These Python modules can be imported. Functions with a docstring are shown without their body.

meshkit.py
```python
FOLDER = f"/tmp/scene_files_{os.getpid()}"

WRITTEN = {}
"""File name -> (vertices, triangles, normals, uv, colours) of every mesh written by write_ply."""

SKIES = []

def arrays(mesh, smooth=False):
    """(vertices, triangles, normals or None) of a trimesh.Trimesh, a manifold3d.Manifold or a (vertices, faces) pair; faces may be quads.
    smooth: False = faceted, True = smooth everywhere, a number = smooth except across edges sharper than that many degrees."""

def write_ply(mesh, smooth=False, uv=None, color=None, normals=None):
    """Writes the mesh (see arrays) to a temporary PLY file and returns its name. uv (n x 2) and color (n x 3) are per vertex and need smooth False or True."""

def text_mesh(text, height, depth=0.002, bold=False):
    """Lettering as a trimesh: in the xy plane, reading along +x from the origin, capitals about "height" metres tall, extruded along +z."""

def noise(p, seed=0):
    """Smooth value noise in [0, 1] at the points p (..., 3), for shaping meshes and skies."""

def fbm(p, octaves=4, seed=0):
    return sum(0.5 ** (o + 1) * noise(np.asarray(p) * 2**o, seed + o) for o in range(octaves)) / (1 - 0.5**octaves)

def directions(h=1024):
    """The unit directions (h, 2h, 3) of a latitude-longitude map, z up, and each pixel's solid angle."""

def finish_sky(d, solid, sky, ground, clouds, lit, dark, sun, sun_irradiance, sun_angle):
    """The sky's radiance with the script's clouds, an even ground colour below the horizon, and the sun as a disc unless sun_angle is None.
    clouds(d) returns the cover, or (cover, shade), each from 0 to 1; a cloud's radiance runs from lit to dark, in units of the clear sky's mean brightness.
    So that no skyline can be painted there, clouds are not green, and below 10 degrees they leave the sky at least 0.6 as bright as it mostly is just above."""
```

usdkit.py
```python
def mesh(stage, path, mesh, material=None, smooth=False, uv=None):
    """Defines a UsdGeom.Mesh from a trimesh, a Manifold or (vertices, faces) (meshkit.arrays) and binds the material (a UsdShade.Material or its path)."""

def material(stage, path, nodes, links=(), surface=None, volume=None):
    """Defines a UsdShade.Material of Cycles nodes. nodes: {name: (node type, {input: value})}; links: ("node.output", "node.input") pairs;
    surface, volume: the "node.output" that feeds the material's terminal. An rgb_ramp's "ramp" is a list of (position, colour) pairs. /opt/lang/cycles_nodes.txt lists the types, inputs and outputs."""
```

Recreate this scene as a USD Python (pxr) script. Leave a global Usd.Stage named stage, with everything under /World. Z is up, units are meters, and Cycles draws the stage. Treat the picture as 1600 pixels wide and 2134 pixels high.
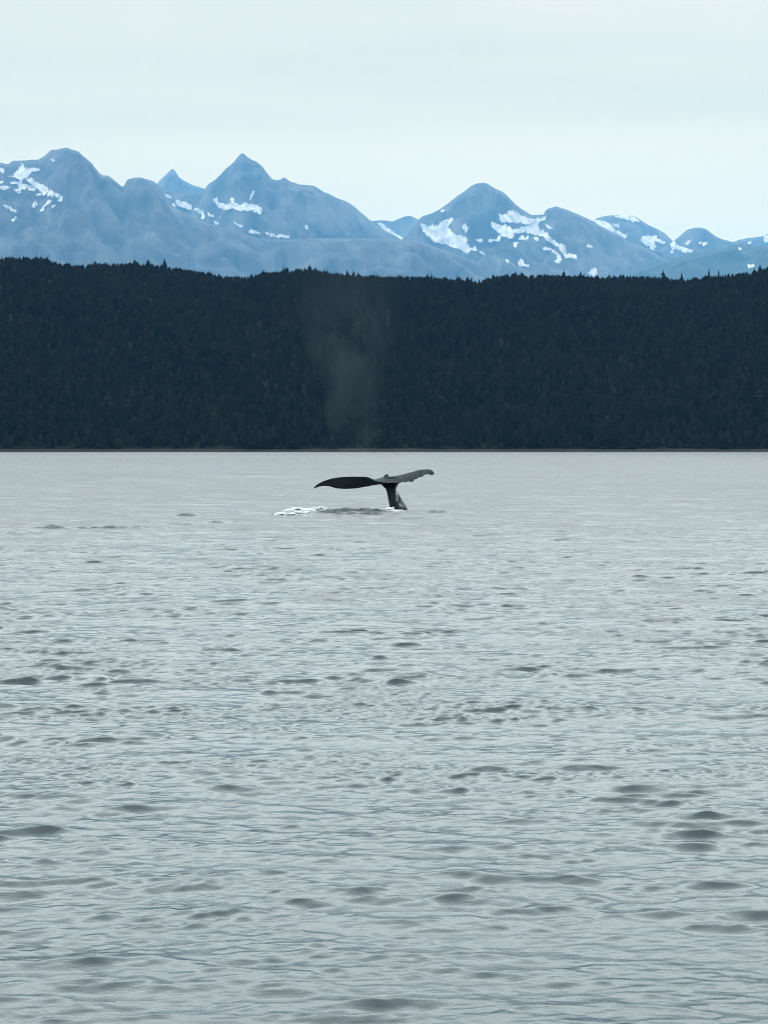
import math, numpy as np, trimesh, manifold3d, usdkit, meshkit
from pxr import Usd, UsdGeom, UsdLux, UsdShade, Gf, Sdf, Vt
from scipy import ndimage
from scipy.interpolate import PchipInterpolator

stage = Usd.Stage.CreateInMemory()
UsdGeom.SetStageUpAxis(stage, 'Z')
UsdGeom.SetStageMetersPerUnit(stage, 1.0)
UsdGeom.Xform.Define(stage, '/World')
UsdGeom.Scope.Define(stage, '/World/Looks')

# ------------------------------------------------------------------ camera, sky, sun, exposure
F, CX, CY, HORIZON, EYE = 4500.0, 800.0, 1067.0, 935.0, 2.2      # focal length and centre in pixels of the photograph
PITCH = math.atan((CY - HORIZON) / F)
cam = UsdGeom.Camera.Define(stage, '/World/Camera')
cam.CreateHorizontalApertureAttr(36.0)
cam.CreateFocalLengthAttr(36.0 * F / 1600)
cam.CreateClippingRangeAttr(Gf.Vec2f(0.5, 200000.0))
cam.CreateExposureAttr(0.0)
cam.AddTranslateOp().Set(Gf.Vec3d(0, 0, EYE))
cam.AddRotateXOp().Set(90.0 - math.degrees(PITCH))

SUN = np.array([0.62, 0.60, 0.80]); SUN /= np.linalg.norm(SUN)
SUN_EL, SUN_ROT = math.asin(SUN[2]), math.atan2(SUN[0], SUN[1])
SKY_STRENGTH = 0.10
dome = UsdLux.DomeLight.Define(stage, '/World/sky')
dome.GetPrim().SetCustomDataByKey('kind', 'structure')
sky_mat = usdkit.material(stage, '/World/Looks/sky', {
    'tc': ('texture_coordinate', {}),
    'xyz': ('separate_xyz', {}),
    'sky': ('sky_texture', {'sky_type': 'single_scattering', 'sun_disc': False, 'sun_elevation': SUN_EL, 'sun_rotation': SUN_ROT}),
    # an overcast layer: brightest overhead, broken only by soft long grey bands
    'map': ('mapping', {'scale': (1.6, 1.6, 16.0), 'location': (3.1, 1.7, 0.15)}),
    'n': ('noise_texture', {'scale': 1.4, 'detail': 6.0, 'roughness': 0.52, 'distortion': 0.3}),
    'band': ('map_range', {'value': 0.5, 'from_min': 0.36, 'from_max': 0.64, 'to_min': 0.0, 'to_max': 1.0, 'clamp': True}),
    'tint': ('mix', {'mix_type': 'mix', 'color1': (7.95, 8.2, 7.8), 'color2': (6.8, 7.4, 7.4)}),
    'rise': ('rgb_ramp', {'ramp': [(0.0, (0.93, 0.82, 0.50)), (0.09, (0.94, 0.80, 0.44)), (0.13, (0.95, 0.855, 0.59)), (0.208, (1.02, 0.955, 0.80)), (0.26, (2.8, 2.88, 3.0)), (0.37, (3.4, 3.52, 3.68)), (1.0, (2.8, 2.92, 3.08))]}),
    'cloud': ('mix', {'mix_type': 'multiply', 'fac': 1.0}),
    'all': ('mix', {'mix_type': 'mix', 'fac': 0.96}),
    'bg': ('background_shader', {'strength': SKY_STRENGTH}),
}, [('tc.generated', 'xyz.vector'), ('tc.generated', 'map.vector'), ('map.vector', 'n.vector'), ('n.fac', 'band.value'),
    ('band.result', 'tint.fac'), ('xyz.z', 'rise.fac'), ('tint.color', 'cloud.color1'), ('rise.color', 'cloud.color2'),
    ('sky.color', 'all.color1'), ('cloud.color', 'all.color2'), ('all.color', 'bg.color')], surface='bg.background')
UsdShade.MaterialBindingAPI.Apply(dome.GetPrim()).Bind(sky_mat)

sun = UsdLux.DistantLight.Define(stage, '/World/sun')
sun.CreateIntensityAttr(0.3); sun.CreateAngleAttr(14.0); sun.CreateNormalizeAttr(True)
sun.CreateColorAttr(Gf.Vec3f(1.0, 0.96, 0.9))
sun.AddTransformOp().Set(Gf.Matrix4d().SetRotate(Gf.Rotation(Gf.Vec3d(0, 0, 1), Gf.Vec3d(*map(float, SUN)))))

# ------------------------------------------------------------------ helpers
def ray(px, py):
    """(x / y, (z - EYE) / y) of the line of sight through a pixel of the photograph."""
    u, v = (np.asarray(px, float) - CX) / F, (CY - np.asarray(py, float)) / F
    fy = math.cos(PITCH) + v * math.sin(PITCH)
    return u / fy, (v * math.cos(PITCH) - math.sin(PITCH)) / fy

def at(px, py, y):
    a, e = ray(px, py)
    return np.stack(np.broadcast_arrays(a * y, y, EYE + e * y), -1).astype(float)

def numbered(name, parent='/World'):
    n, k = name, 0
    while stage.GetPrimAtPath(f'{parent}/{n}'):
        k += 1
        n = f'{name}_{k:03d}'
    return f'{parent}/{n}'

def tag(p, label=None, cat=None, group=None, kind=None):
    for k, v in (('label', label), ('category', cat), ('group', group), ('kind', kind)):
        if v: p.SetCustomDataByKey(k, v)
    return p

def obj(name, mesh, mat, parent='/World', smooth=False):
    path = numbered(name, str(parent))
    return usdkit.mesh(stage, path, mesh, mat, smooth).GetPrim()

def raw_mesh(path, v, f, n=None, mat=None):
    m = UsdGeom.Mesh.Define(stage, path)
    m.CreatePointsAttr(Vt.Vec3fArray.FromNumpy(np.ascontiguousarray(v, np.float32)))
    m.CreateFaceVertexCountsAttr(Vt.IntArray.FromNumpy(np.full(len(f), f.shape[1], np.int32)))
    m.CreateFaceVertexIndicesAttr(Vt.IntArray.FromNumpy(np.ascontiguousarray(f, np.int32).ravel()))
    m.CreateSubdivisionSchemeAttr('none')
    if n is not None:
        m.CreateNormalsAttr(Vt.Vec3fArray.FromNumpy(np.ascontiguousarray(n, np.float32)))
        m.SetNormalsInterpolation('vertex')
    if mat is not None:
        UsdShade.MaterialBindingAPI.Apply(m.GetPrim()).Bind(mat)
    return m.GetPrim()

def grid_faces(nr, nc, base=0):
    i, j = np.meshgrid(np.arange(nr - 1), np.arange(nc - 1), indexing='ij')
    a = i * nc + j
    return np.stack([a, a + 1, a + nc + 1, a + nc], -1).reshape(-1, 4) + base

def M(name, nodes, links, surface=None, volume=None):
    return usdkit.material(stage, f'/World/Looks/{name}', nodes, links, surface=surface, volume=volume)

# ------------------------------------------------------------------ materials
water_mat = M('water', {
    'g': ('geometry', {}),
    'mp': ('mapping', {'scale': (1.0, 1.7, 1.0)}),
    'n': ('noise_texture', {'scale': 13.0, 'detail': 4.0, 'roughness': 0.6}),
    'b': ('bump', {'strength': 0.4, 'distance': 0.010}),
    'at': ('attribute', {'attribute': 'ripple'}),
    'p': ('principled_bsdf', {'base_color': (0.009, 0.016, 0.020), 'ior': 1.38}),
}, [('g.position', 'mp.vector'), ('mp.vector', 'n.vector'), ('n.fac', 'b.height'), ('b.normal', 'p.normal'), ('at.fac', 'p.roughness')], surface='p.BSDF')

rock_mat = M('mountain_rock', {
    'g': ('geometry', {}),
    'mp': ('mapping', {'scale': (1.0, 0.35, 0.45), 'rotation': (0.0, 0.0, 0.3)}),
    'n': ('noise_texture', {'scale': 0.0032, 'detail': 8.0, 'roughness': 0.66, 'distortion': 0.4}),
    'r': ('rgb_ramp', {'ramp': [(0.34, (0.010, 0.014, 0.016)), (0.5, (0.034, 0.038, 0.040)), (0.66, (0.064, 0.068, 0.070))]}),
    'b': ('bump', {'strength': 0.55, 'distance': 90.0}),
    'p': ('principled_bsdf', {'roughness': 0.95, 'specular_ior_level': 0.1}),
}, [('g.position', 'mp.vector'), ('mp.vector', 'n.vector'), ('n.fac', 'r.fac'), ('r.color', 'p.base_color'), ('n.fac', 'b.height'), ('b.normal', 'p.normal')], surface='p.BSDF')

slope_mat = M('wooded_slope', {
    'g': ('geometry', {}),
    'n': ('noise_texture', {'scale': 0.0022, 'detail': 7.0, 'roughness': 0.6}),
    'r': ('rgb_ramp', {'ramp': [(0.3, (0.010, 0.018, 0.016)), (0.7, (0.028, 0.038, 0.032))]}),
    'p': ('principled_bsdf', {'roughness': 0.95, 'specular_ior_level': 0.05}),
}, [('g.position', 'n.vector'), ('n.fac', 'r.fac'), ('r.color', 'p.base_color')], surface='p.BSDF')

snow_mat = M('old_snow', {
    'g': ('geometry', {}),
    'n': ('noise_texture', {'scale': 0.006, 'detail': 5.0}),
    'r': ('rgb_ramp', {'ramp': [(0.3, (0.14, 0.16, 0.18)), (0.70, (0.33, 0.34, 0.35))]}),
    'p': ('principled_bsdf', {'roughness': 0.8, 'specular_ior_level': 0.2}),
}, [('g.position', 'n.vector'), ('n.fac', 'r.fac'), ('r.color', 'p.base_color')], surface='p.BSDF')

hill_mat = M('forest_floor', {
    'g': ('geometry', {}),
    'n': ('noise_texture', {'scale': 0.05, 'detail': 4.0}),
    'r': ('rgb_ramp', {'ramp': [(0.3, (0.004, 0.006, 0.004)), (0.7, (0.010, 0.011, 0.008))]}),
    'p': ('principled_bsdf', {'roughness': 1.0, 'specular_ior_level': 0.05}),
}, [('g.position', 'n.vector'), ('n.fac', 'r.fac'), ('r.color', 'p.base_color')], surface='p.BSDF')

shore_mat = M('shore_rock', {
    'g': ('geometry', {}),
    'xyz': ('separate_xyz', {}),
    'mp': ('mapping', {'scale': (0.02, 0.05, 0.3)}),
    'n': ('noise_texture', {'scale': 3.0, 'detail': 4.0}),
    'add': ('math', {'math_type': 'multiply_add', 'value2': 1.1}),
    'mr': ('map_range', {'from_min': 0.0, 'from_max': 3.4, 'clamp': True}),
    # weed-dark band at the waterline, paler gravel above
    'r': ('rgb_ramp', {'ramp': [(0.34, (0.005, 0.006, 0.005)), (0.48, (0.008, 0.010, 0.010)), (0.75, (0.016, 0.019, 0.018)), (0.95, (0.01, 0.011, 0.008))]}),
    'p': ('principled_bsdf', {'roughness': 0.9, 'specular_ior_level': 0.1}),
}, [('g.position', 'xyz.vector'), ('g.position', 'mp.vector'), ('mp.vector', 'n.vector'), ('n.fac', 'add.value1'), ('xyz.z', 'add.value3'),
    ('add.value', 'mr.value'), ('mr.result', 'r.fac'), ('r.color', 'p.base_color')], surface='p.BSDF')

def leaf_material(name, dark, light):
    return M(name, {
        'o': ('object_info', {}),
        'g': ('geometry', {}),
        'n': ('noise_texture', {'scale': 0.012, 'detail': 6.0, 'roughness': 0.62}),
        'm': ('math', {'math_type': 'multiply_add', 'value2': 0.5}),
        'h': ('math', {'math_type': 'multiply', 'value2': 0.5}),
        'r': ('rgb_ramp', {'ramp': [(0.25, dark), (0.75, light)]}),
        'p': ('principled_bsdf', {'roughness': 0.9, 'specular_ior_level': 0.0}),
    }, [('g.position', 'n.vector'), ('o.random', 'h.value1'), ('n.fac', 'm.value1'), ('h.value', 'm.value3'), ('m.value', 'r.fac'), ('r.color', 'p.base_color')], surface='p.BSDF')

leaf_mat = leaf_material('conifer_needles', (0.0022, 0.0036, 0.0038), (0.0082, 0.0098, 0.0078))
bark_mat = M('bark', {'g': ('geometry', {}), 'n': ('noise_texture', {'scale': 2.0}), 'r': ('rgb_ramp', {'ramp': [(0.3, (0.03, 0.025, 0.02)), (0.7, (0.07, 0.06, 0.05))]}),
    'p': ('principled_bsdf', {'roughness': 0.95})}, [('g.position', 'n.vector'), ('n.fac', 'r.fac'), ('r.color', 'p.base_color')], surface='p.BSDF')

skin_mat = M('whale_skin', {
    'tc': ('texture_coordinate', {}),
    'n': ('noise_texture', {'scale': 5.0, 'detail': 5.0, 'roughness': 0.6}),
    'r': ('rgb_ramp', {'ramp': [(0.35, (0.004, 0.008, 0.010)), (0.7, (0.013, 0.019, 0.022))]}),
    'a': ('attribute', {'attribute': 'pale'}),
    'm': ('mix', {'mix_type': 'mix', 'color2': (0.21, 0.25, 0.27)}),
    'n2': ('noise_texture', {'scale': 18.0, 'detail': 3.0}),
    'b': ('bump', {'strength': 0.25, 'distance': 0.02}),
    'p': ('principled_bsdf', {'roughness': 0.55, 'ior': 1.33, 'specular_ior_level': 0.10}),
}, [('tc.object', 'n.vector'), ('tc.object', 'n2.vector'), ('n.fac', 'r.fac'), ('r.color', 'm.color1'), ('a.fac', 'm.fac'), ('m.color', 'p.base_color'), ('n2.fac', 'b.height'), ('b.normal', 'p.normal')], surface='p.BSDF')

foam_mat = M('foam', {
    'g': ('geometry', {}), 'n': ('noise_texture', {'scale': 14.0, 'detail': 3.0}),
    'r': ('rgb_ramp', {'ramp': [(0.3, (0.26, 0.30, 0.32)), (0.62, (0.44, 0.46, 0.47))]}),
    'p': ('principled_bsdf', {'roughness': 0.6, 'subsurface_weight': 0.0}),
}, [('g.position', 'n.vector'), ('n.fac', 'r.fac'), ('r.color', 'p.base_color')], surface='p.BSDF')

# ------------------------------------------------------------------ air
HAZE = 1.04e-5
haze_mat = M('haze', {'v': ('principled_volume', {'color': (0.15, 0.50, 1.0), 'absorption_color': (1, 1, 1), 'density': HAZE, 'anisotropy': 0.0})}, [], volume='v.volume')
hb = trimesh.creation.box(bounds=[[-60000, -60000, -2.2], [60000, 60000, 4900]])
tag(obj('haze', hb, haze_mat), 'thin blue haze that fades the far mountains', 'haze', kind='stuff')

# ------------------------------------------------------------------ water
def noise2(x, y, s, seed=0, octaves=2):
    return meshkit.fbm(np.stack([x / s, y / s, np.zeros_like(x)], -1), octaves, seed)

rng = np.random.default_rng(11)
WAVES = []
for lam_lo, lam_hi, count, slope, spread, kind in ((0.07, 0.17, 32, 0.112, 36, 2), (0.17, 0.38, 36, 0.120, 25, 1), (0.38, 1.1, 30, 0.046, 22, 0), (1.1, 6.0, 16, 0.024, 24, 3)):
    lam = np.exp(np.linspace(math.log(lam_lo), math.log(lam_hi), count, endpoint=False) + rng.uniform(0, math.log(lam_hi / lam_lo) / count, count))
    for L in lam:
        k = 2 * math.pi / L
        th = math.radians(-98 + rng.normal(0, spread))
        WAVES.append((L, k * math.cos(th), k * math.sin(th), slope * math.sqrt(2.0 / count) / k, rng.uniform(0, 2 * math.pi), kind))

# the swirl the whale leaves: low ridges of water round the tail (px from, px to, py of the foot, height, half depth)
RIDGES = [(662, 818, 1069.5, 0.20, 0.13), (680, 800, 1072, 0.15, 0.13), (884, 938, 1069.5, 0.12, 0.13),
          (556, 602, 1072, 0.11, 0.13), (612, 640, 1078, 0.08, 0.2), (365, 414, 1077, 0.12, 0.2), (60, 150, 1104, 0.12, 0.2), (130, 330, 1103, 0.14, 0.2), (380, 410, 1094, .10, .25), (410, 530, 1091, 0.11, 0.2),
          (440, 640, 995, 0.10, 1.0), (940, 1010, 1000, 0.06, 0.8)]

def ridge_height(x, y):
    h = np.zeros_like(x)
    for a, b, py, H, w in RIDGES:
        p0, p1 = at(a, py, 1.0), at(b, py, 1.0)
        Y = EYE / -(p0[2] - EYE) + w
        xc, hw = (p0[0] + p1[0]) / 2 * Y, (p1[0] - p0[0]) / 2 * Y
        if not ((np.abs(y - Y) < 4 * w + 1).any()): continue
        yy = Y + 0.25 * w * np.sin(3.1 * x + a)
        h += H * np.exp(-((y - yy) / w) ** 2) * np.exp(-np.abs((x - xc) / hw) ** 4) * (0.35 + 1.05 * noise2(x, y, 0.26, 91, 3))
    return h

def sea(x, y, step):
    """Height, normal and the sideways shift of the water at the points; waves finer than the net become its roughness."""
    pack = lambda sx_, sy_, seed, lo: np.clip((meshkit.fbm(np.stack([x / sx_, y / sy_, np.zeros_like(x)], -1), 2, seed) - lo) * 4.5, 0, 1.7)
    g1 = np.clip(0.58 + 0.85 * pack(0.9, 0.45, 5, 0.47), 0.5, 1.6)         # chop comes in short packets, with smoother water between
    g2 = np.clip(0.58 + 1.0 * pack(0.9, 0.5, 9, 0.47) * (0.4 + pack(5.0, 4.0, 3, 0.42)), 0.4, 1.8)
    g0 = np.clip(0.5 + 1.0 * noise2(x, y, 25.0, 13), 0.8, 1.25)
    gain = (g0 * np.clip(0.6 + 0.6 * pack(1.6, 0.9, 21, 0.47), 0.5, 1.3), g0 * g1, g2, g0)
    z, dx, dy, sx, sy, J, fine = (np.zeros_like(x) for _ in range(7))
    for L, kx, ky, a, ph, kind in WAVES:
        arg = kx * x + ky * y + ph
        s, c = np.sin(arg), np.cos(arg)
        A = a * gain[kind]
        k = math.hypot(kx, ky)
        w = np.clip((L / step - 2.0) / 1.5, 0, 1)
        z += w * A * c
        q = (0.9, 0.9, 0.6, 0.5)[kind]
        dx -= w * q * A * kx / k * s
        dy -= w * q * A * ky / k * s
        w = np.clip((L / step - 1.5) / 1.0, 0, 1)
        sx -= w * A * kx * s
        sy -= w * A * ky * s
        J += w * q * A * k * c
        fine += (1 - w) * 0.1 * (A * k) ** 2
    r0, e = ridge_height(x, y), 0.03
    z += r0
    sx += (ridge_height(x + e, y) - r0) / e
    sy += (ridge_height(x, y + e) - r0) / e
    n = np.stack([-sx, -sy, np.clip(1 - J, 0.45, None)], -1)
    return z, dx, dy, n / np.linalg.norm(n, axis=-1, keepdims=True), np.sqrt(np.hypot(1.41 * np.sqrt(fine), 0.004))

def rows():
    out = [7.4]
    while out[-1] < 56000:
        y = out[-1]
        out.append(y + (max(0.013, 0.0018 * y) if y < 250 else min(0.0018 + (y - 250) * 2e-5, 0.012) * y if y < 1700 else 0.12 * y))
    return np.array(out[:-1])

ys = rows()
steps = np.gradient(ys)
ta = np.linspace(-math.tan(math.radians(13)), math.tan(math.radians(13)), 420)
V, N, RP, jit = [], [], [], np.random.default_rng(3)
for k in range(0, len(ys), 120):
    y, st = np.broadcast_arrays(ys[k:k + 120, None], steps[k:k + 120, None])
    X = ta[None] * y
    Y, ST = np.broadcast_to(y, X.shape), np.broadcast_to(st, X.shape)
    far = np.clip((y - 50) / 60, 0, 1)                # an uneven net, so that far waves do not beat against it
    X = X + far * jit.uniform(-0.45, 0.45, X.shape) * (ta[1] - ta[0]) * y
    Y = Y + far * jit.uniform(-0.45, 0.45, X.shape) * st
    z, dx, dy, n, rp = sea(X, Y, ST)
    V.append(np.stack([X + dx, Y + dy, z], -1).reshape(-1, 3)); N.append(n.reshape(-1, 3)); RP.append(rp.ravel())
V, N = np.vstack(V), np.vstack(N)
Fq = grid_faces(len(ys), len(ta))[:, ::1]
# the rest of the sea, round the sides and behind the boat, coarser
ring = np.concatenate([[0.0], np.geomspace(2.0, 56000, 110)])
an = np.radians(np.concatenate([np.linspace(12.9, 30, 60), np.linspace(31, 329, 160), np.linspace(330, 347.1, 60)]))
R, A = np.meshgrid(ring, an, indexing='ij')
xo, yo = R * np.sin(A), R * np.cos(A)
_, _, _, no, ro = sea(xo, yo, np.full_like(xo, 50.0))
vo = np.stack([xo, yo, np.full_like(xo, -0.02)], -1).reshape(-1, 3)
fo = grid_faces(len(ring), len(an), len(V))
fo = fo[:, ::-1]
# the little triangle of sea between the boat and the first row
near = np.array([[0, 0, -0.02], [ta[0] * 7.6, 7.6, -0.03], [ta[-1] * 7.6, 7.6, -0.03]])
V2, N2 = np.vstack([V, vo, near]), np.vstack([N, no.reshape(-1, 3), [[0, 0, 1.0]] * 3])
b = len(V) + len(vo)
tri = np.vstack([Fq[:, [0, 1, 2]], Fq[:, [0, 2, 3]], fo[:, [0, 1, 2]], fo[:, [0, 2, 3]], [[b, b + 2, b + 1]]])
wp_ = raw_mesh('/World/water', V2, tri, N2, water_mat)
UsdGeom.PrimvarsAPI(wp_).CreatePrimvar('ripple', Sdf.ValueTypeNames.FloatArray, 'vertex').Set(Vt.FloatArray.FromNumpy(np.concatenate(RP + [ro.ravel(), [0.1] * 3]).astype(np.float32)))
tag(wp_, kind='structure', label='rippled pale grey sea reaching to the far shore', cat='sea')

# ------------------------------------------------------------------ mountains
def crest(points, noise_px, seed):
    p = np.array(points, float)
    f = PchipInterpolator(p[:, 0], p[:, 1])
    def g(px):
        q = np.stack([px / 13.0, np.zeros_like(px), np.full_like(px, seed)], -1)
        return f(px) + noise_px * 1.25 * (meshkit.fbm(q, 5, seed) - 0.5) * 2
    return g, p[0, 0], p[-1, 0]

def make_mountain(label, points, D0_, W0_, snow=(), noise_px=2.2, seed=1, power=0.92, rough=0.24, mat=None):
    D, W = 2.0 * D0_, 2.0 * W0_
    g, a, b = crest(points, noise_px, seed)
    cols = np.arange(a, b + 1, 3.0)
    az, ec = ray(cols, g(cols))
    yc = D * (1 + 0.035 * (meshkit.fbm(np.stack([cols / 90, 0 * cols, 0 * cols + seed], -1), 3, seed) - 0.5))
    zc = EYE + ec * yc
    tf = np.linspace(0, 1, 110)                       # crest to foot, towards the viewer
    tb = np.linspace(-1, 0, 24)[:-1]                  # the far side
    t = np.concatenate([tb, tf])[:, None]
    w = W * (0.85 + 0.3 * meshkit.noise(np.stack([cols / 120, 0 * cols, 0 * cols + seed + 9], -1), seed))[None]
    y = yc[None] - t * w
    x = az[None] * y
    fall = np.where(t >= 0, (1 - np.clip(t, 0, 1)) ** power, (1 - np.clip(-t, 0, 1)))
    P = np.stack([x, y, np.zeros_like(x) + seed * 777], -1)
    rid = 1 - np.abs(2 * meshkit.fbm(P / 2900.0, 5, seed) - 1) * 2
    fine = meshkit.fbm(P / 380.0, 5, seed + 3) - 0.5
    amp = np.clip(np.abs(t) * 6, 0, 1) * np.clip((1 - np.abs(t)) * 4, 0, 1)
    z = zc[None] * fall + zc[None] * amp * (rough * (rid - 0.45) + 0.17 * fine)
    z = np.where(t > 0, np.minimum(z, EYE + ec[None] * y * (1 - 0.05 * t)), np.minimum(z, zc[None] * (1 - 0.15 * np.abs(t))))
    z[0] = z[-1] = -0.6
    nr, nc = z.shape
    f = grid_faces(nr, nc)[:, ::-1]
    root = UsdGeom.Xform.Define(stage, numbered('mountain')).GetPrim()
    tag(root, label, 'mountain', kind='structure')
    mesh = trimesh.Trimesh(np.stack([x, y, z], -1).reshape(-1, 3), np.vstack([f[:, [0, 1, 2]], f[:, [0, 2, 3]]]), process=False)
    obj('rock_face', mesh, mat or rock_mat, root.GetPath(), smooth=True)
    # snow that lies on the near face
    yf, zf = y[len(tb):], z[len(tb):]
    elev = (zf - EYE) / yf                            # falls from the crest to the foot
    seen = np.maximum.accumulate(elev[::-1], 0)[::-1]  # what is not hidden by lower ground in front
    for poly in snow:
        draped_snow(root, np.array(poly, float), az, yf, zf, seen, seed)
    return root

def draped_snow(root, poly, az, yf, zf, seen, seed):
    from shapely.geometry import Polygon
    from shapely import contains_xy
    pg = Polygon(poly).buffer(0)
    S = 1.15
    x0, y0, x1, y1 = pg.bounds
    xs, yy = np.arange(x0 - 3, x1 + 3, S), np.arange(y0 - 3, y1 + 3, S)
    X, Y = np.meshgrid(xs + S / 2, yy + S / 2)
    q = np.stack([X / 5.0, Y / 5.0, X * 0 + seed], -1)
    wob = lambda s: 7.0 * (meshkit.fbm(q, 4, s) - 0.5)
    inside = contains_xy(pg.buffer(0.5), X + wob(31), Y + wob(57))
    streak = meshkit.fbm(np.stack([X / 3.0 + Y / 9.0, Y / 6.0, X * 0 + seed + 5], -1), 3, 71)
    inside &= (streak > 0.34) | contains_xy(pg.buffer(-2.5), X, Y) & (streak > 0.22)   # rock shows through in gullies and along thin edges
    lab, n = ndimage.label(inside)
    for k in range(1, n + 1):
        m = lab == k
        if m.sum() < 6: continue
        ii, jj = np.nonzero(m)
        keys, inv = np.unique(np.stack([np.concatenate([ii, ii, ii + 1, ii + 1]), np.concatenate([jj, jj + 1, jj + 1, jj])], 1), axis=0, return_inverse=True)
        px, py = x0 - 3 + keys[:, 1] * S, y0 - 3 + keys[:, 0] * S
        a, e = ray(px, py)
        cf = np.clip(np.interp(a, az, np.arange(len(az))), 0, len(az) - 1.001)
        i0 = cf.astype(int); fr = cf - i0
        sn = seen[:, i0] * (1 - fr) + seen[:, i0 + 1] * fr
        yv = yf[:, i0] * (1 - fr) + yf[:, i0 + 1] * fr
        zv = zf[:, i0] * (1 - fr) + zf[:, i0 + 1] * fr
        pts = np.empty((len(px), 3))
        for c in range(len(px)):
            col = sn[:, c]
            ee = min(e[c], col[0] - 1e-5)
            j = np.searchsorted(-col, -ee)            # first row at or below the sight line
            j = min(max(j, 1), len(col) - 1)
            t_ = (col[j - 1] - ee) / max(col[j - 1] - col[j], 1e-9)
            Yp = yv[j - 1, c] + (yv[j, c] - yv[j - 1, c]) * min(max(t_, 0), 1)
            pts[c] = (a[c] * Yp, Yp, EYE + ee * Yp)
        pts = pts + np.array([0, -16.0, 5.0])          # the depth of the old snow
        q4 = inv.reshape(4, -1).T
        f = np.vstack([q4[:, [0, 2, 1]], q4[:, [0, 3, 2]]])
        obj('snow_patch', trimesh.Trimesh(pts, f, process=False), snow_mat, root.GetPath(), smooth=True)

def zoomed(ox, oy, s, *polys):
    return [[(ox + x / s, oy + y / s) for x, y in p] for p in polys]

snow_A = zoomed(0, 280, 5.333,
    [(150,440),(200,400),(250,325),(285,380),(430,385),(440,405),(350,430),(360,460),(260,490),(250,520),(245,560),(300,570),(400,600),(380,630),(290,610),(235,625),(240,660),(215,665),(160,620),(205,600),(200,560),(110,545),(110,530),(205,535),(205,490),(100,475),(150,460)],
    [(290,500),(350,490),(380,520),(540,590),(590,650),(640,655),(690,700),(690,750),(650,750),(660,710),(600,690),(540,690),(520,650),(490,680),(390,680),(460,650),(430,610),(350,570),(330,530)],
    [(-60,360),(0,370),(60,400),(50,430),(0,415),(-60,400)], [(-80,570),(0,575),(110,590),(100,605),(0,620),(-80,610)], [(0,525),(60,530),(0,545)],
    [(45,785),(80,780),(190,850),(170,870),(110,835),(50,805)], [(140,930),(165,915),(185,935),(170,970),(140,960)],
    [(360,750),(400,735),(415,790),(370,830),(360,800),(375,775)], [(540,735),(575,740),(470,850),(450,850)], [(575,800),(610,780),(625,795),(595,825),(575,815)],
    [(570,285),(620,275),(615,300),(580,305)])
snow_D = zoomed(300, 380, 4.444,
    [(165,90),(250,130),(240,155),(175,110)],
    [(290,180),(310,165),(430,205),(460,240),(540,255),(560,290),(560,345),(530,340),(530,300),(450,260),(400,245),(310,215)],
    [(250,220),(280,205),(295,225),(260,240)], [(580,280),(655,310),(640,325),(590,305)], [(645,360),(690,370),(700,390),(660,395)],
    [(820,365),(910,400),(905,418),(840,385)], [(980,440),(1075,460),(1070,480),(980,475)], [(1110,470),(1350,500),(1350,518),(1200,510)],
    [(640,150),(680,145),(700,190),(750,205),(800,190),(810,145),(835,150),(840,200),(900,215),(945,185),(965,205),(1020,205),(1090,235),(1100,270),(1070,295),(1000,265),(890,270),(820,240),(770,260),(700,240),(650,195)],
    [(970,160),(1000,80),(1030,85),(985,165)], [(1485,390),(1525,430),(1500,445)])
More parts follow.
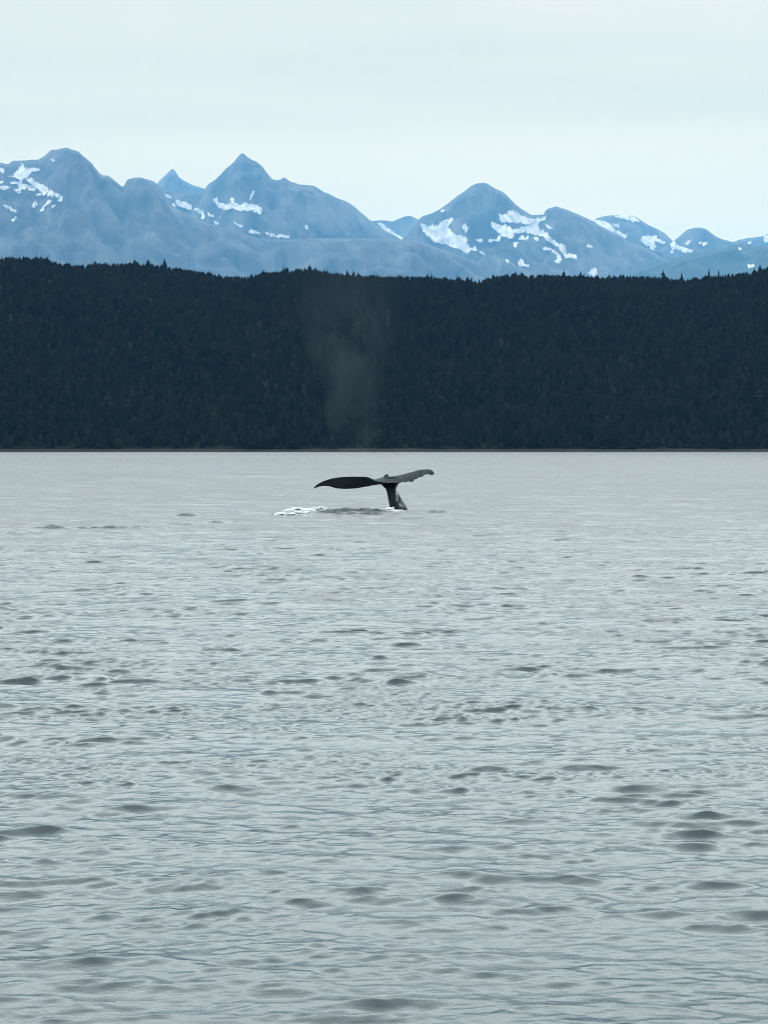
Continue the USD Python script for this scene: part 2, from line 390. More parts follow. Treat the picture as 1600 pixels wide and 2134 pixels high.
snow_E = [[(784,463),(795,466),(812,478),(828,490),(840,497),(838,500),(818,492),(800,480)]]
snow_F = zoomed(860, 400, 4.2105,
    [(65,285),(100,290),(130,300),(215,290),(240,265),(330,230),(360,235),(310,300),(330,350),(380,375),(470,395),(475,455),(500,480),(550,485),(565,515),(500,520),(480,550),(430,505),(360,490),(290,460),(190,445),(140,400),(70,330)],
    [(440,300),(460,275),(485,320),(465,360),(440,330)], [(560,420),(610,415),(615,440),(560,440)], [(580,520),(610,525),(640,555),(590,540)],
    [(745,195),(790,205),(870,155),(900,165),(940,210),(1010,220),(1040,240),(1165,220),(1165,240),(1110,270),(1095,310),(1180,370),(1210,420),(1340,475),(1335,545),(1430,550),(1435,590),(1340,575),(1300,520),(1290,490),(1190,440),(1130,390),(1060,375),(980,350),(900,370),(870,410),(800,390),(760,435),(665,440),(665,420),(740,410),(770,375),(690,310),(690,265),(740,280),(770,300),(830,290),(880,340),(960,310),(1060,290),(960,275),(780,265),(770,235)],
    [(930,410),(960,380),(985,400),(1010,380),(1015,420),(960,425)], [(1060,400),(1100,395),(1105,425),(1070,425)], [(890,450),(915,445),(910,490),(890,485)],
    [(1145,490),(1210,500),(1290,550),(1300,600),(1285,635),(1245,610),(1270,580),(1220,530),(1150,510)], [(920,600),(960,590),(970,630),(1020,640),(1000,660),(930,650)],
    [(1510,480),(1550,465),(1580,485),(1540,492)], [(1155,285),(1180,285),(1220,325),(1200,335)], [(800,600),(845,605),(830,625)],
    [(235,160),(270,150),(285,165),(250,180)])
snow_F.append([(1224, 569), (1240, 558), (1246, 572), (1236, 580)])
snow_H = zoomed(1220, 430, 4.2105,
    [(60,115),(150,125),(210,150),(260,210),(365,260),(330,285),(260,285),(150,190),(75,145)], [(240,150),(290,160),(300,190),(250,170)],
    [(250,78),(350,78),(440,98),(470,130),(420,140),(330,110),(270,95)],
    [(490,265),(620,260),(640,290),(700,310),(690,330),(620,310),(600,330),(620,360),(590,385),(520,340),(485,310)])
snow_I = zoomed(1220, 430, 4.2105,
    [(740,330),(775,305),(800,345),(860,360),(940,385),(935,410),(860,400),(790,375),(765,415),(735,415),(750,375)],
    [(865,310),(910,305),(905,340),(870,340)], [(990,325),(1050,310),(1070,325),(1030,350)])
snow_J = zoomed(1220, 430, 4.2105, [(1560,260),(1700,240),(1700,325),(1565,310)], [(1420,310),(1450,305),(1450,335),(1425,330)])
snow_K = zoomed(1220, 430, 4.2105, [(1420,520),(1470,510),(1480,530),(1430,545)], [(1340,370),(1375,365),(1370,385),(1345,388)])

make_mountain('broad domed mountain at the left edge with branching snowfields and a low rounded shoulder on its right', [(-700,430),(-300,360),(-100,345),(0,338),(15,341),(30,334),(70,333),(88,328),(100,318),(108,311),(130,309),(138,307),(155,313),(163,316),(175,326),(190,338),(215,365),(225,366),(240,376),(257,388),(264,376),(272,371),(288,369),(305,372),(322,378),(335,390),(348,412),(360,428),(400,450),(430,464),(450,471),(500,482),(540,491),(600,498),(700,496),(800,497),(850,500),(900,512),(960,535),(1000,548),(1040,565),(1120,600)], 13600, 4600, snow_A, seed=2, noise_px=1.6)
make_mountain('small sharp snowless peak peeping over the saddle left of the pointed peak', [(230,420),(320,388),(332,376),(345,364),(352,357),(359,352),(365,357),(375,370),(390,380),(410,388),(425,394),(460,412),(520,460)], 18500, 4200, seed=8, noise_px=1.4)
make_mountain('tall pointed mountain left of centre with a bowl of snow below its summit', [(230,430),(300,402),(340,396),(380,402),(410,403),(425,396),(432,386),(450,372),(470,352),(485,340),(495,327),(505,319),(515,326),(530,335),(545,345),(555,358),(570,373),(583,374),(592,370),(605,378),(640,386),(655,388),(670,397),(690,405),(700,411),(725,420),(740,432),(760,448),(775,462),(800,478),(830,495),(860,520),(910,570)], 15500, 5000, snow_D, seed=11, noise_px=1.5)
make_mountain('low far ridge in the gap between the two highest peaks', [(660,480),(720,470),(775,459),(800,459),(815,460),(830,455),(850,450),(865,454),(880,462),(920,480),(1010,540)], 18000, 4500, snow_E, seed=14, noise_px=1.4)
make_mountain('dome shaped mountain right of centre with the largest white snowfields', [(800,540),(840,500),(868,462),(873,455),(900,443),(920,432),(940,418),(950,409),(970,396),(985,386),(1003,380),(1015,383),(1030,391),(1050,401),(1060,411),(1070,421),(1080,430),(1095,440),(1110,447),(1131,446),(1138,436),(1150,432),(1158,429),(1170,433),(1190,440),(1210,449),(1230,459),(1260,475),(1300,495),(1360,525),(1450,580)], 16000, 5200, snow_F, seed=17, noise_px=1.5)
make_mountain('flat topped mountain with a snow streaked crest between the dome and the round knob', [(1150,500),(1232,461),(1245,453),(1262,449),(1300,447),(1325,452),(1335,458),(1350,468),(1365,474),(1385,486),(1402,502),(1430,530),(1510,580)], 18000, 4800, snow_H, seed=20, noise_px=1.4)
make_mountain('small round knob of a mountain near the right edge', [(1330,560),(1395,505),(1405,500),(1420,488),(1435,478),(1455,474),(1465,475),(1480,483),(1495,494),(1515,500),(1535,506),(1560,520),(1640,570)], 17000, 4600, snow_I, seed=23, noise_px=1.2)
make_mountain('farthest low snowy ridge at the right edge', [(1400,560),(1500,503),(1530,503),(1545,497),(1575,494),(1590,490),(1600,486),(1650,478),(1750,500),(2000,470),(2300,530)], 19000, 4600, snow_J, seed=26, noise_px=1.5)
make_mountain('low front ridge of dull blue slopes at the right edge below the knob', [(1240,600),(1320,565),(1380,545),(1448,528),(1505,518),(1535,508),(1600,512),(1700,500),(1900,520),(2300,545)], 13500, 4200, snow_K, seed=29, noise_px=1.4, rough=0.15, mat=slope_mat)

# ------------------------------------------------------------------ the wooded hill
TREE_TOPS = [(-500,520),(-250,515),(-100,525),(0,537),(40,534),(60,534),(95,538),(120,545),(150,550),(175,550),(200,546),(240,547),(270,548),(300,548),(335,549),(360,556),(400,560),(440,568),(480,573),(510,573),(550,567),(590,563),(640,560),(680,566),(720,571),(780,573),(850,575),(895,574),(930,578),(960,582),(985,586),(1010,582),(1035,574),(1060,570),(1110,571),(1160,570),(1200,571),(1240,574),(1270,575),(1310,573),(1350,573),(1390,577),(1430,580),(1470,574),(1520,569),(1560,566),(1580,560),(1600,553),(1700,540),(1900,550),(2100,570)]
tt = np.array(TREE_TOPS, float)
tree_line = PchipInterpolator(tt[:, 0], tt[:, 1])
SHORE, CREST = 1500.0, 2050.0

def hill_point(px, t):
    """Ground of the hill: t = 0 on the shore, 1 on the crest, beyond 1 the far side. px = column of the photograph."""
    az, e = ray(px, tree_line(px))
    yc = CREST * (1 + 0.05 * (meshkit.fbm(np.stack([px / 260, 0 * px, 0 * px + 3], -1), 3, 4) - 0.5))
    ysh = SHORE * (1 + 0.012 * (meshkit.fbm(np.stack([px / 300, 0 * px, 0 * px + 7], -1), 2, 6) - 0.5))
    y = ysh + (yc - ysh) * t
    x = az * y
    zc = EYE + e * yc - 5.2
    up = np.where(t <= 1, np.clip(t, 0, 1) ** 0.88, 1 - 0.9 * np.clip(t - 1, 0, 1) ** 1.3)
    P = np.stack([x, y, 0 * x], -1)
    bump = (meshkit.fbm(P / 190.0, 4, 21) - 0.5) * 62 + (meshkit.fbm(P / 42.0, 3, 25) - 0.5) * 10
    z = 2.8 + (zc - 2.8) * up + bump * np.clip(t * 5, 0, 1) * np.clip((1 - t) * 5, 0, 1)
    return x, y, z

cols = np.arange(-480, 2081, 8.0)
ts = np.concatenate([np.linspace(0, 1, 110), np.linspace(1.02, 2, 14)])
PX, T = np.meshgrid(cols, ts)
x, y, z = hill_point(PX, T)
z[-1] = -0.6
f = grid_faces(*z.shape)
hill = trimesh.Trimesh(np.stack([x, y, z], -1).reshape(-1, 3), np.vstack([f[:, [0, 1, 2]], f[:, [0, 2, 3]]]), process=False)
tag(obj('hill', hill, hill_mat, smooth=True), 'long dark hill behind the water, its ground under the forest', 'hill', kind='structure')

# the rocky shore at its foot
scol = np.arange(-480, 2081, 1.5)
st = np.linspace(0, 1, 9)
SPX, ST = np.meshgrid(scol, st)
x0, y0, z0 = hill_point(SPX, np.zeros_like(SPX))
yy = y0 - 18 + 21 * ST + 6 * (meshkit.fbm(np.stack([x0 / 40, ST * 2, 0 * ST], -1), 3, 41) - 0.5)
zz = -0.5 + 3.3 * ST ** 1.2 + 0.8 * (meshkit.fbm(np.stack([x0 / 12, ST * 3, 0 * ST + 2], -1), 3, 44) - 0.5) * np.sin(np.pi * ST)
f = grid_faces(*zz.shape)
shore = trimesh.Trimesh(np.stack([x0, yy, zz], -1).reshape(-1, 3), np.vstack([f[:, [0, 1, 2]], f[:, [0, 2, 3]]]), process=False)
tag(obj('shore', shore, shore_mat, smooth=True), 'thin strip of dark rock and gravel along the far waterline', 'shore', kind='structure')

# ------------------------------------------------------------------ conifers
def conifer(seed, slim, tiers, taper, sides=6):
    """A ragged crown of drooping tiers, one unit tall, and its trunk."""
    r = np.random.default_rng(seed)
    parts = []
    for k in range(tiers):
        s = k / (tiers - 1)
        base, top = 0.08 + 0.78 * s, 0.08 + 0.78 * s + (0.30 - 0.12 * s)
        top = min(top, 1.0)
        rad = slim * (1 - s) ** taper + 0.04
        ang = np.arange(sides * 2) * math.pi / sides + r.uniform(0, 6)
        rr = rad * np.where(np.arange(sides * 2) % 2, 0.62, 1.0) * r.uniform(0.7, 1.25, sides * 2)
        off = r.normal(0, 0.012, 2)
        v = np.column_stack([np.cos(ang) * rr + off[0], np.sin(ang) * rr + off[1], base - rr * 0.25 + r.normal(0, 0.012, sides * 2)])
        v = np.vstack([v, [off[0], off[1], top]])
        n = sides * 2
        fs = [[i, (i + 1) % n, n] for i in range(n)]
        parts.append(trimesh.Trimesh(v, fs, process=False))
    crown = trimesh.util.concatenate(parts)
    trunk = trimesh.creation.cone(0.022, 0.97, sections=6)
    return crown, trunk

KINDS = [conifer(1, 0.24, 6, 0.55), conifer(2, 0.31, 5, 0.45), conifer(3, 0.19, 7, 0.75), conifer(4, 0.38, 5, 0.4), conifer(5, 0.28, 6, 0.55)]

def tree_instances(name, px, t, height, kinds, label):
    x, y, z = hill_point(px, t)
    inst = UsdGeom.PointInstancer.Define(stage, f'/World/{name}')
    protos = []
    for i, (crown, trunk) in enumerate(KINDS):
        p = usdkit.mesh(stage, f'/World/{name}/Prototypes/conifer_crown' + (f'_{i:03d}' if i else ''), crown, leaf_mat)
        protos.append(p.GetPath())
    inst.CreatePrototypesRel().SetTargets(protos)
    n = len(px)
    inst.CreateProtoIndicesAttr(Vt.IntArray.FromNumpy(kinds.astype(np.int32)))
    inst.CreatePositionsAttr(Vt.Vec3fArray.FromNumpy(np.stack([x, y, z - 0.4], -1).astype(np.float32)))
    r = np.random.default_rng(77)
    wide = r.uniform(0.85, 1.25, n)
    inst.CreateScalesAttr(Vt.Vec3fArray.FromNumpy(np.stack([height * wide, height * wide, height], -1).astype(np.float32)))
    a = r.uniform(0, math.pi, n)
    inst.CreateOrientationsAttr(Vt.QuathArray([Gf.Quath(float(math.cos(q)), 0, 0, float(math.sin(q))) for q in a]))
    tag(inst.GetPrim(), label, 'forest', kind='stuff')

rng = np.random.default_rng(5)
# an even scatter over the slope: 6.5 m apart
dens_px = np.arange(-420, 2020, 4.6 / (1760 / F))
dens_t = np.arange(0.004, 1.10, 4.6 / (CREST - SHORE))
GP, GT = np.meshgrid(dens_px, dens_t)
GP = (GP + rng.uniform(-6, 6, GP.shape)).ravel()
GT = (GT + rng.uniform(-0.5, 0.5, GT.shape) * 4.8 / (CREST - SHORE)).ravel()
GT = np.clip(GT, 0.002, 1.12)
hgt = rng.lognormal(math.log(7.4), 0.26, len(GP)).clip(4.2, 13.5)
near_crest = GT > 0.955
hgt[near_crest] = np.minimum(hgt[near_crest], 6.0)
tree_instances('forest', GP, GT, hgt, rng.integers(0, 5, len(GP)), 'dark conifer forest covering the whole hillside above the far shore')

# the trees one can tell apart against the mountains, along the crest
classes = []
for i, (crown, trunk) in enumerate(KINDS):
    path = f'/World/tree_kinds/conifer_kind' + (f'_{i:03d}' if i else '')
    stage.CreateClassPrim('/World/tree_kinds')
    UsdGeom.Xform.Define(stage, path)
    usdkit.mesh(stage, path + '/crown', crown, leaf_mat)
    usdkit.mesh(stage, path + '/trunk', trunk, bark_mat)
    classes.append(path)

def crest_tree(px, top_py, kind, wide, label, group):
    """A tree rooted on the crest whose tip reaches the given line."""
    t = np.array([0.995])
    x, y, z = (float(v[0]) for v in hill_point(np.array([float(px)]), t))
    h = max(EYE + float(ray(px, top_py)[1]) * y - z + 0.4, 3.5)
    p = UsdGeom.Xform.Define(stage, numbered('conifer_tree'))
    p.AddTranslateOp().Set(Gf.Vec3d(x, y, z - 0.4))
    p.AddRotateZOp().Set(float(rng.uniform(0, 360)))
    p.AddScaleOp().Set(Gf.Vec3f(h * wide, h * wide, h))
    p.GetPrim().GetReferences().AddInternalReference(classes[kind])
    p.GetPrim().SetInstanceable(True)
    tag(p.GetPrim(), label, 'tree', group)

for px, top, kind, wide, label in (
    (343, 537, 0, 0.9, 'tall narrow conifer, rightmost of the close row on the left crest'),
    (309, 538, 1, 1.1, 'bushy conifer in the middle of the close row on the left crest'),
    (281, 538, 1, 1.1, 'dark conifer at the left end of the close row on the left crest'),
    (100, 529, 2, 0.6, 'thin lone spire of a conifer on the crest near the left edge'),
    (591, 553, 2, 0.9, 'thin conifer tip at the left shoulder of the mound above the spray'),
    (645, 550, 3, 1.0, 'broad conifer on top of the mound above the spray'),
    (737, 562, 0, 0.9, 'pointed conifer alone on the flat crest just right of the mound'),
    (975, 574, 1, 1.1, 'small round conifer in the lowest dip of the crest under the dome mountain'),
    (899, 567, 2, 0.9, 'small pointed conifer left of the dip in the crest'),
    (1210, 563, 3, 0.7, 'bushy upright conifer just right of the distant snow spot on the crest'),
    (1382, 562, 1, 1.0, 'conifer standing alone above the crest below the flat topped mountain'),
    (1420, 567, 2, 0.9, 'small conifer tip in the shallow dip under the round knob'),
    (1477, 558, 2, 0.7, 'thin tall conifer on the crest below the right side of the knob'),
    (1497, 560, 2, 0.6, 'thin short conifer next to the tall one below the right side of the knob'),
    (1583, 549, 0, 1.0, 'tall conifer close to the right edge where the crest rises')):
    crest_tree(px, top, kind, wide, label, None)
STRETCHES = ((258, 'below the left dome mountain'), (425, 'below the low rounded shoulder'), (570, 'below the tall pointed peak'), (690, 'on the mound behind the spray'), (880, 'where it flattens right of the mound'),
             (1040, 'in the dip below the dome'), (1230, 'below the branching snowfields'), (1400, 'below the flat topped mountain'), (1520, 'below the round knob'), (9999, 'where it rises at the right edge'))
px = -20.0
while px < 1620:
    clump = float(meshkit.noise(np.array([px / 45.0, 0.5, 0.5]), 3))
    top = float(tree_line(px)) + 5.5 - 11.0 * clump + rng.normal(0, 2.8)
    where = next(w for e, w in STRETCHES if px < e)
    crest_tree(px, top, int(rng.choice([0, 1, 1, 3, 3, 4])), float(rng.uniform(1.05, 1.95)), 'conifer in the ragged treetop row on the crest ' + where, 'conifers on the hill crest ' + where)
    px += float(rng.uniform(5.0, 11.0))

# ------------------------------------------------------------------ the whale's tail
D0 = 78.0
def interp_px(pts, q):
    p = np.array(pts, float)
    return PchipInterpolator(p[:, 0], p[:, 1])(q)

top_edge = [(654,1016.5),(660,1010.5),(668,1005.5),(680,1000.5),(695,996.5),(710,994.5),(735,993.5),(758,993.5),(772,996),(785,999.5),(797,999),(810,998),(825,994.5),(845,988.5),(860,984),(880,979),(894,978.5),(901,981.5),(904.5,985.5)]
low_edge = [(654,1018),(662,1014.5),(672,1012),(682,1012),(692,1014.5),(705,1017.5),(720,1018.2),(740,1016.8),(760,1013),(780,1009),(797,1006.5),(812,1006.5),(825,1006),(832,1007.5),(836,1004.5),(841,1004),(846,1005.5),(850,1002.5),(857,1004.5),(861,1003.5),(864,997.5),(868,998.5),(871,995),(878,994),(886,988.5),(893,988.5),(899,990),(904.5,987.5)]
span = np.concatenate([np.linspace(654, 672, 14), np.linspace(674, 888, 76), np.linspace(890, 904.5, 14)])
cen = 802.0
s_l = np.clip((cen - span) / (cen - 654), 0, 1)
s_r = np.clip((span - cen) / (904.5 - cen), 0, 1)
s = np.maximum(s_l, s_r)
chord = 1.15 * (1 - s ** 2.2) ** 0.6 * (1 - 0.25 * s) + 0.05
back = 0.55 * s ** 1.6                               # the swept tips trail towards the viewer
flip = np.clip((span - 767) / 42, 0, 1)              # 0: trailing edge on top (left lobe), 1: trailing edge below (right lobe)
flip = flip * flip * (3 - 2 * flip)
yt, yl = D0 - back - 0.5 * chord, D0 - back + 0.5 * chord
pt, pl = interp_px(top_edge, span), interp_px(low_edge, span)
trail = at(span, pt * (1 - flip) + pl * flip, yt)
lead = at(span, pl * (1 - flip) + pt * flip, yl)
M_SEC = 15
u = (1 - np.cos(np.linspace(0, np.pi, M_SEC))) / 2   # 0 leading, 1 trailing
naca = 5 * (0.2969 * np.sqrt(u) - 0.126 * u - 0.3516 * u ** 2 + 0.2843 * u ** 3 - 0.1036 * u ** 4)
loops = []
mid = (trail + lead) / 2
tang = np.gradient(mid, axis=0); tang /= np.linalg.norm(tang, axis=1, keepdims=True)
for i in range(len(span)):
    c = trail[i] - lead[i]
    n = np.cross(tang[i], c); n /= np.linalg.norm(n) + 1e-12
    th = 0.11 * np.linalg.norm(c) * (1 + 0.8 * math.exp(-((span[i] - cen) / 30) ** 2)) + 0.008
    up = lead[i] + u[:, None] * c + n * (naca * th + 0.004)[:, None]
    dn = lead[i] + u[:, None] * c - n * (naca * th + 0.004)[:, None]
    loops.append(np.vstack([up, dn[::-1]]))
L = np.array(loops)
k = L.shape[1]
v = np.vstack([L.reshape(-1, 3), L[0].mean(0), L[-1].mean(0)])
fs = []
for i in range(len(span) - 1):
    for j in range(k):
        a, b_, c_, d_ = i * k + j, i * k + (j + 1) % k, (i + 1) * k + (j + 1) % k, (i + 1) * k + j
        fs += [[a, b_, c_], [a, c_, d_]]
for j in range(k):
    fs += [[len(v) - 2, (j + 1) % k, j], [len(v) - 1, (len(span) - 1) * k + j, (len(span) - 1) * k + (j + 1) % k]]
fl = trimesh.Trimesh(v, fs, process=True)
trimesh.repair.fix_normals(fl)

def to_man(t):
    return manifold3d.Manifold(manifold3d.Mesh(np.asarray(t.vertices, np.float32), np.asarray(t.faces, np.uint32)))

# the tail stock, from the middle of the flukes down through the water
stock = [(806.5, 999, 15, .16), (809, 1004, 14.5, .22), (812, 1011, 13.5, .27), (814.5, 1019, 11.5, .30), (818, 1027, 12.2, .33), (821.5, 1036, 14.0, .37), (825, 1045, 15.8, .42), (828.5, 1054, 17.5, .46), (832, 1063, 19.5, .50), (837, 1075, 23, .56), (843, 1092, 28, .64), (850, 1115, 34, .72)]
st_ = np.array(stock, float)
lv = np.linspace(0, len(st_) - 1, 46)
cs = [PchipInterpolator(np.arange(len(st_)), st_[:, c])(lv) for c in range(4)]
ang = np.linspace(0, 2 * np.pi, 36, endpoint=False)
rings = []
for a, b_, c_, d_ in zip(*cs):
    y0_ = D0 + 0.18
    ctr = at(a, b_, y0_)
    w = c_ / F * y0_
    # a keel at the back and front, flat flanks: the section of a tail stock
    cx_, sy_ = np.cos(ang), np.sin(ang)
    rings.append(np.column_stack([ctr[0] + w * np.sign(cx_) * np.abs(cx_) ** 0.9, ctr[1] + d_ * np.sign(sy_) * np.abs(sy_) ** 1.15, np.full(36, ctr[2]) - 0.1 * w * cx_]))
R_ = np.array(rings)
kk = 36
v = np.vstack([R_.reshape(-1, 3), R_[0].mean(0) + [0, 0, 0.03], R_[-1].mean(0)])
fs = []
for i in range(len(R_) - 1):
    for j in range(kk):
        a, b_, c_, d_ = i * kk + j, i * kk + (j + 1) % kk, (i + 1) * kk + (j + 1) % kk, (i + 1) * kk + j
        fs += [[a, b_, c_], [a, c_, d_]]
for j in range(kk):
    fs += [[len(v) - 2, (j + 1) % kk, j], [len(v) - 1, (len(R_) - 1) * kk + j, (len(R_) - 1) * kk + (j + 1) % kk]]
sk = trimesh.Trimesh(v, fs, process=True)
trimesh.repair.fix_normals(sk)

def ball(p, r):
    return manifold3d.Manifold.sphere(r, 20).translate([float(q) for q in p])
knob = manifold3d.Manifold.batch_hull([ball(at(805, 1000, D0 + 0.15), .14), ball(at(806.3, 991.0, D0 + 0.2), .055), ball(at(803.0, 992.6, D0 + 0.2), .055)])
saddle = manifold3d.Manifold.batch_hull([ball(at(796, 1003.5, D0 - .05), .10), ball(at(806, 1002.5, D0 + .05), .17), ball(at(815, 1014, D0 + .15), .20), ball(at(826, 1000.5, D0 - .05), .12)])
wm = to_man(fl) + to_man(sk) + knob + saddle
wm = wm.refine_to_length(0.06)
mm = wm.to_mesh()
whale = trimesh.Trimesh(np.array(mm.vert_properties[:, :3]), np.array(mm.tri_verts), process=True)
trimesh.smoothing.filter_taubin(whale, lamb=0.5, nu=0.52, iterations=8)
base_pt = at(830, 1062, D0 + 0.18)
root = UsdGeom.Xform.Define(stage, numbered('whale'))
root.AddTranslateOp().Set(Gf.Vec3d(*map(float, base_pt)))
tag(root.GetPrim(), 'dark humpback whale diving, its raised tail flukes and tail stock above the water', 'whale')
wv = np.array(whale.vertices)
a_, e_ = wv[:, 0] / wv[:, 1], (wv[:, 2] - EYE) / wv[:, 1]
vpx = CX + F * a_                                     # where each bit of skin lies along and up the tail, in the units of the tail's drawing
vpy = HORIZON - F * e_
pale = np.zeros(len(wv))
for x_a, y_a, x_b, y_b, r_, g_ in ((826.5, 1013, 827, 1030, 2.6, 1.0), (827, 1030, 827.5, 1044, 2.2, 0.55), (833, 1050, 835, 1054, 2.6, 0.6), (836, 1040, 841, 1056, 1.5, 0.3)):  # sky sheen on the stock's wet flank, painted into the colour as streaks
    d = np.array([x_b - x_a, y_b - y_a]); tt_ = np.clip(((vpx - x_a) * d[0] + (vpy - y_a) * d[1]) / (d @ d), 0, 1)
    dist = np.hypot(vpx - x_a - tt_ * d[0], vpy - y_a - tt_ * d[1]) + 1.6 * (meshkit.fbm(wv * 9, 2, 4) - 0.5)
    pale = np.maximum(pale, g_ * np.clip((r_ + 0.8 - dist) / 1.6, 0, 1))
# the underside of the flukes is a shade paler than the back
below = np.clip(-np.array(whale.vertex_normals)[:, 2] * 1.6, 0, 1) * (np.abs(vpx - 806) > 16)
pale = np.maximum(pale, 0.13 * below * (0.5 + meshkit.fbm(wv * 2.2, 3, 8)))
whale.vertices = wv - base_pt
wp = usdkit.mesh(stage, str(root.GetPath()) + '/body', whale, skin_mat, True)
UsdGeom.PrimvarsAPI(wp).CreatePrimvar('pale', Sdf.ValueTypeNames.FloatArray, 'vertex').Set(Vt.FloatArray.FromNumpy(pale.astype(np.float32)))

# ------------------------------------------------------------------ white water
ico = trimesh.creation.icosphere(1)
def splash(label, pieces, seed):
    r = np.random.default_rng(seed)
    bits = []
    for xa, ya, xb, yb, foot, n, rad in pieces:       # a crest of foam from (xa, ya) to (xb, yb), standing on the water that shows at the line foot
        Y = EYE / -float(ray(xa, foot)[1])
        for _ in range(n):
            s_ = r.uniform(0, 1)
            px_, top_ = xa + (xb - xa) * s_, ya + (yb - ya) * s_
            hh = (foot - top_) * r.uniform(0, 1) ** 1.3 * (0.35 + 0.65 * math.sin(math.pi * min(max(s_ * 0.9 + 0.05, 0), 1)))
            p = at(px_ + r.normal(0, 3.0), foot - hh * r.uniform(0.5, 1.15), Y + r.normal(0, 0.25))
            q = rad * r.uniform(0.3, 1.1) ** 1.2 * (1.0 - 0.5 * hh / max(foot - top_, 1))
            m = ico.copy(); big = r.uniform() < 0.55
            m.apply_scale([q * (3.4 if big else 1.5), q * (2.0 if big else 1.2), q * (0.75 if big else 0.6)]); m.vertices += r.normal(0, q * 0.12, m.vertices.shape); m.apply_translation(p)
            bits.append(m)
    tag(obj('splash', trimesh.util.concatenate(bits), foam_mat, smooth=True), label, 'splash', kind='stuff')

splash('wide white splash of broken water left of the whale, below its left fluke tip', [(600, 1057, 652, 1060, 1066, 260, .06), (645, 1057, 676, 1053, 1062, 150, .05), (578, 1067, 616, 1068, 1074, 110, .05), (620, 1062, 640, 1062, 1069, 60, .05)], 3)
splash('small white splash where the tail stock meets the water', [(809, 1055, 820, 1056, 1066, 80, .04), (827, 1060, 841, 1063, 1068, 50, .032)], 4)

# ------------------------------------------------------------------ the whale's breath hanging in the air
BD = 86.0
sections = [(750, 1046, 34), (748, 930, 62), (746, 800, 86), (738, 700, 116), (726, 620, 150), (714, 540, 170), (708, 480, 160)]
pc = at(0, 0, BD)
rr_, zz_, xx_ = [], [], []
for px_, py_, hw in sections:
    p = at(px_, py_, BD); xx_.append(p[0]); zz_.append(p[2]); rr_.append(hw / F * BD)
lv = np.linspace(zz_[0], zz_[-1], 16)
rad, cxx = np.interp(lv, zz_, rr_), np.interp(lv, zz_, xx_)
ang = np.linspace(0, 2 * np.pi, 28, endpoint=False)
v = np.vstack([np.column_stack([c + r * np.cos(ang), BD + 0.8 * r * np.sin(ang), np.full(28, zq)]) for c, r, zq in zip(cxx, rad, lv)])
org = np.array([cxx[0], BD, lv[0]])
v = v - org
nz = len(lv)
f4 = [[i * 28 + j, i * 28 + (j + 1) % 28, (i + 1) * 28 + (j + 1) % 28, (i + 1) * 28 + j] for i in range(nz - 1) for j in range(28)]
tri = [t for q in f4 for t in ((q[0], q[1], q[2]), (q[0], q[2], q[3]))]
v = np.vstack([v, [[0, 0, 0], [cxx[-1] - org[0], 0, lv[-1] - org[2]]]])
tri += [(len(v) - 2, (j + 1) % 28, j) for j in range(28)] + [(len(v) - 1, (nz - 1) * 28 + j, (nz - 1) * 28 + (j + 1) % 28) for j in range(28)]
H_ = lv[-1] - lv[0]
lean, r_lo, r_hi = (cxx[-1] - cxx[0]) / H_, rad[0], rad[-3]
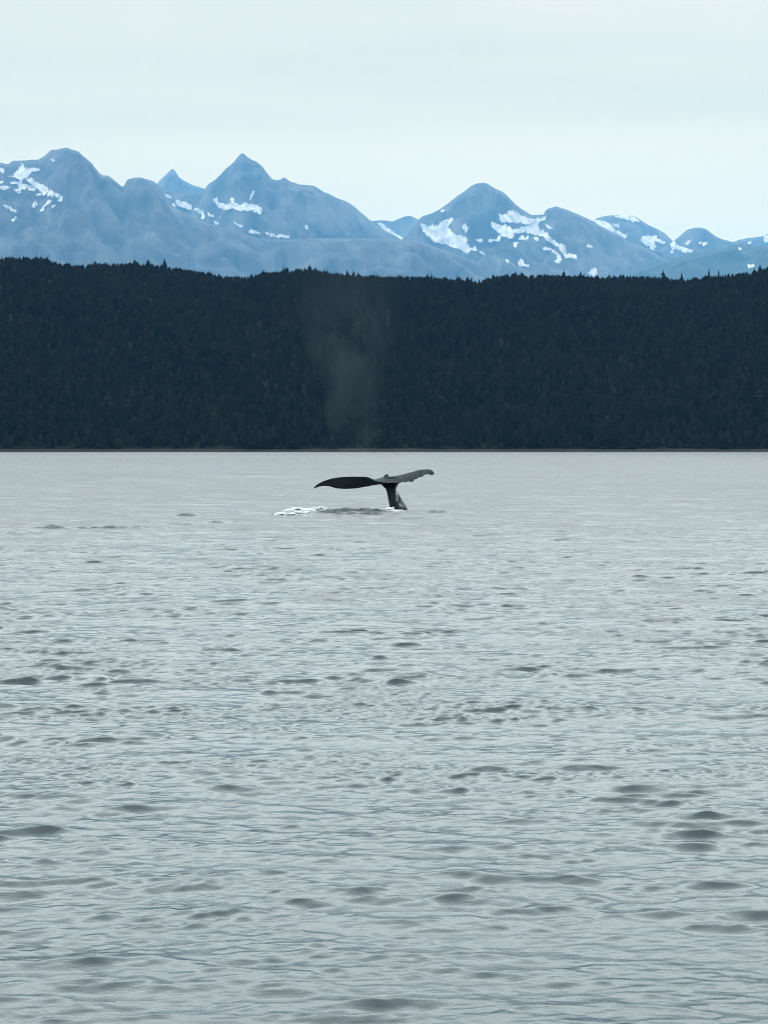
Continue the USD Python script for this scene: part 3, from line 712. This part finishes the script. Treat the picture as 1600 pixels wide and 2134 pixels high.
spray_mat = M('spray', {
    'tc': ('texture_coordinate', {}), 'xyz': ('separate_xyz', {}),
    'wn': ('noise_texture', {'scale': 0.55, 'detail': 3.0, 'roughness': 0.5}), 'wc': ('vector_math', {'math_type': 'subtract', 'vector2': (0.5, 0.5, 0.5)}),
    'ws': ('vector_math', {'math_type': 'multiply_add', 'vector2': (3.2, 3.2, 1.5)}),
    'lx': ('math', {'math_type': 'multiply', 'value2': -lean}),
    'x': ('math', {'math_type': 'add'}),
    'R': ('map_range', {'from_min': 0.0, 'from_max': H_ * 0.8, 'to_min': r_lo, 'to_max': r_hi, 'clamp': True}),
    'y': ('math', {'math_type': 'multiply', 'value2': 1.25}),
    'c': ('combine_xyz', {}), 'len': ('vector_math', {'math_type': 'length'}),
    'd': ('math', {'math_type': 'divide'}),
    'fade': ('map_range', {'range_type': 'smoothstep', 'from_min': 1.0, 'from_max': 0.0, 'to_min': 0.0, 'to_max': 1.0, 'clamp': True}),
    'top': ('map_range', {'range_type': 'smoothstep', 'from_min': H_, 'from_max': H_ * 0.45, 'to_min': 0.0, 'to_max': 1.0, 'clamp': True}),
    'mp': ('mapping', {'scale': (1.0, 1.0, 0.45)}),
    'n': ('noise_texture', {'scale': 0.9, 'detail': 4.0, 'roughness': 0.55, 'distortion': 0.6}),
    'nn': ('map_range', {'from_min': 0.40, 'from_max': 0.68, 'to_min': 0.05, 'to_max': 1.0, 'clamp': True}),
    'm1': ('math', {'math_type': 'multiply'}), 'm2': ('math', {'math_type': 'multiply'}), 'm3': ('math', {'math_type': 'multiply', 'value2': 0.0145}),
    'v': ('principled_volume', {'color': (0.80, 0.94, 1.0), 'anisotropy': 0.2}),
}, [('tc.object', 'wn.vector'), ('wn.color', 'wc.vector1'), ('wc.vector', 'ws.vector1'), ('tc.object', 'ws.vector3'), ('ws.vector', 'xyz.vector'), ('xyz.z', 'lx.value1'), ('xyz.x', 'x.value1'), ('lx.value', 'x.value2'), ('xyz.z', 'R.value'), ('xyz.y', 'y.value1'),
    ('x.value', 'c.x'), ('y.value', 'c.y'), ('c.vector', 'len.vector1'), ('len.value', 'd.value1'), ('R.result', 'd.value2'), ('d.value', 'fade.value'),
    ('xyz.z', 'top.value'), ('tc.object', 'mp.vector'), ('mp.vector', 'n.vector'), ('n.fac', 'nn.value'), ('fade.result', 'm1.value1'), ('nn.result', 'm1.value2'),
    ('m1.value', 'm2.value1'), ('top.result', 'm2.value2'), ('m2.value', 'm3.value1'), ('m3.value', 'v.density')], volume='v.volume')
sp = trimesh.Trimesh(v, tri, process=False); trimesh.repair.fix_normals(sp)
p = UsdGeom.Mesh(obj('spray', sp, spray_mat))
p.AddTranslateOp().Set(Gf.Vec3d(*map(float, org)))
tag(p.GetPrim(), 'faint plume of breath spray hanging in front of the forest above the whale', 'spray', kind='stuff')
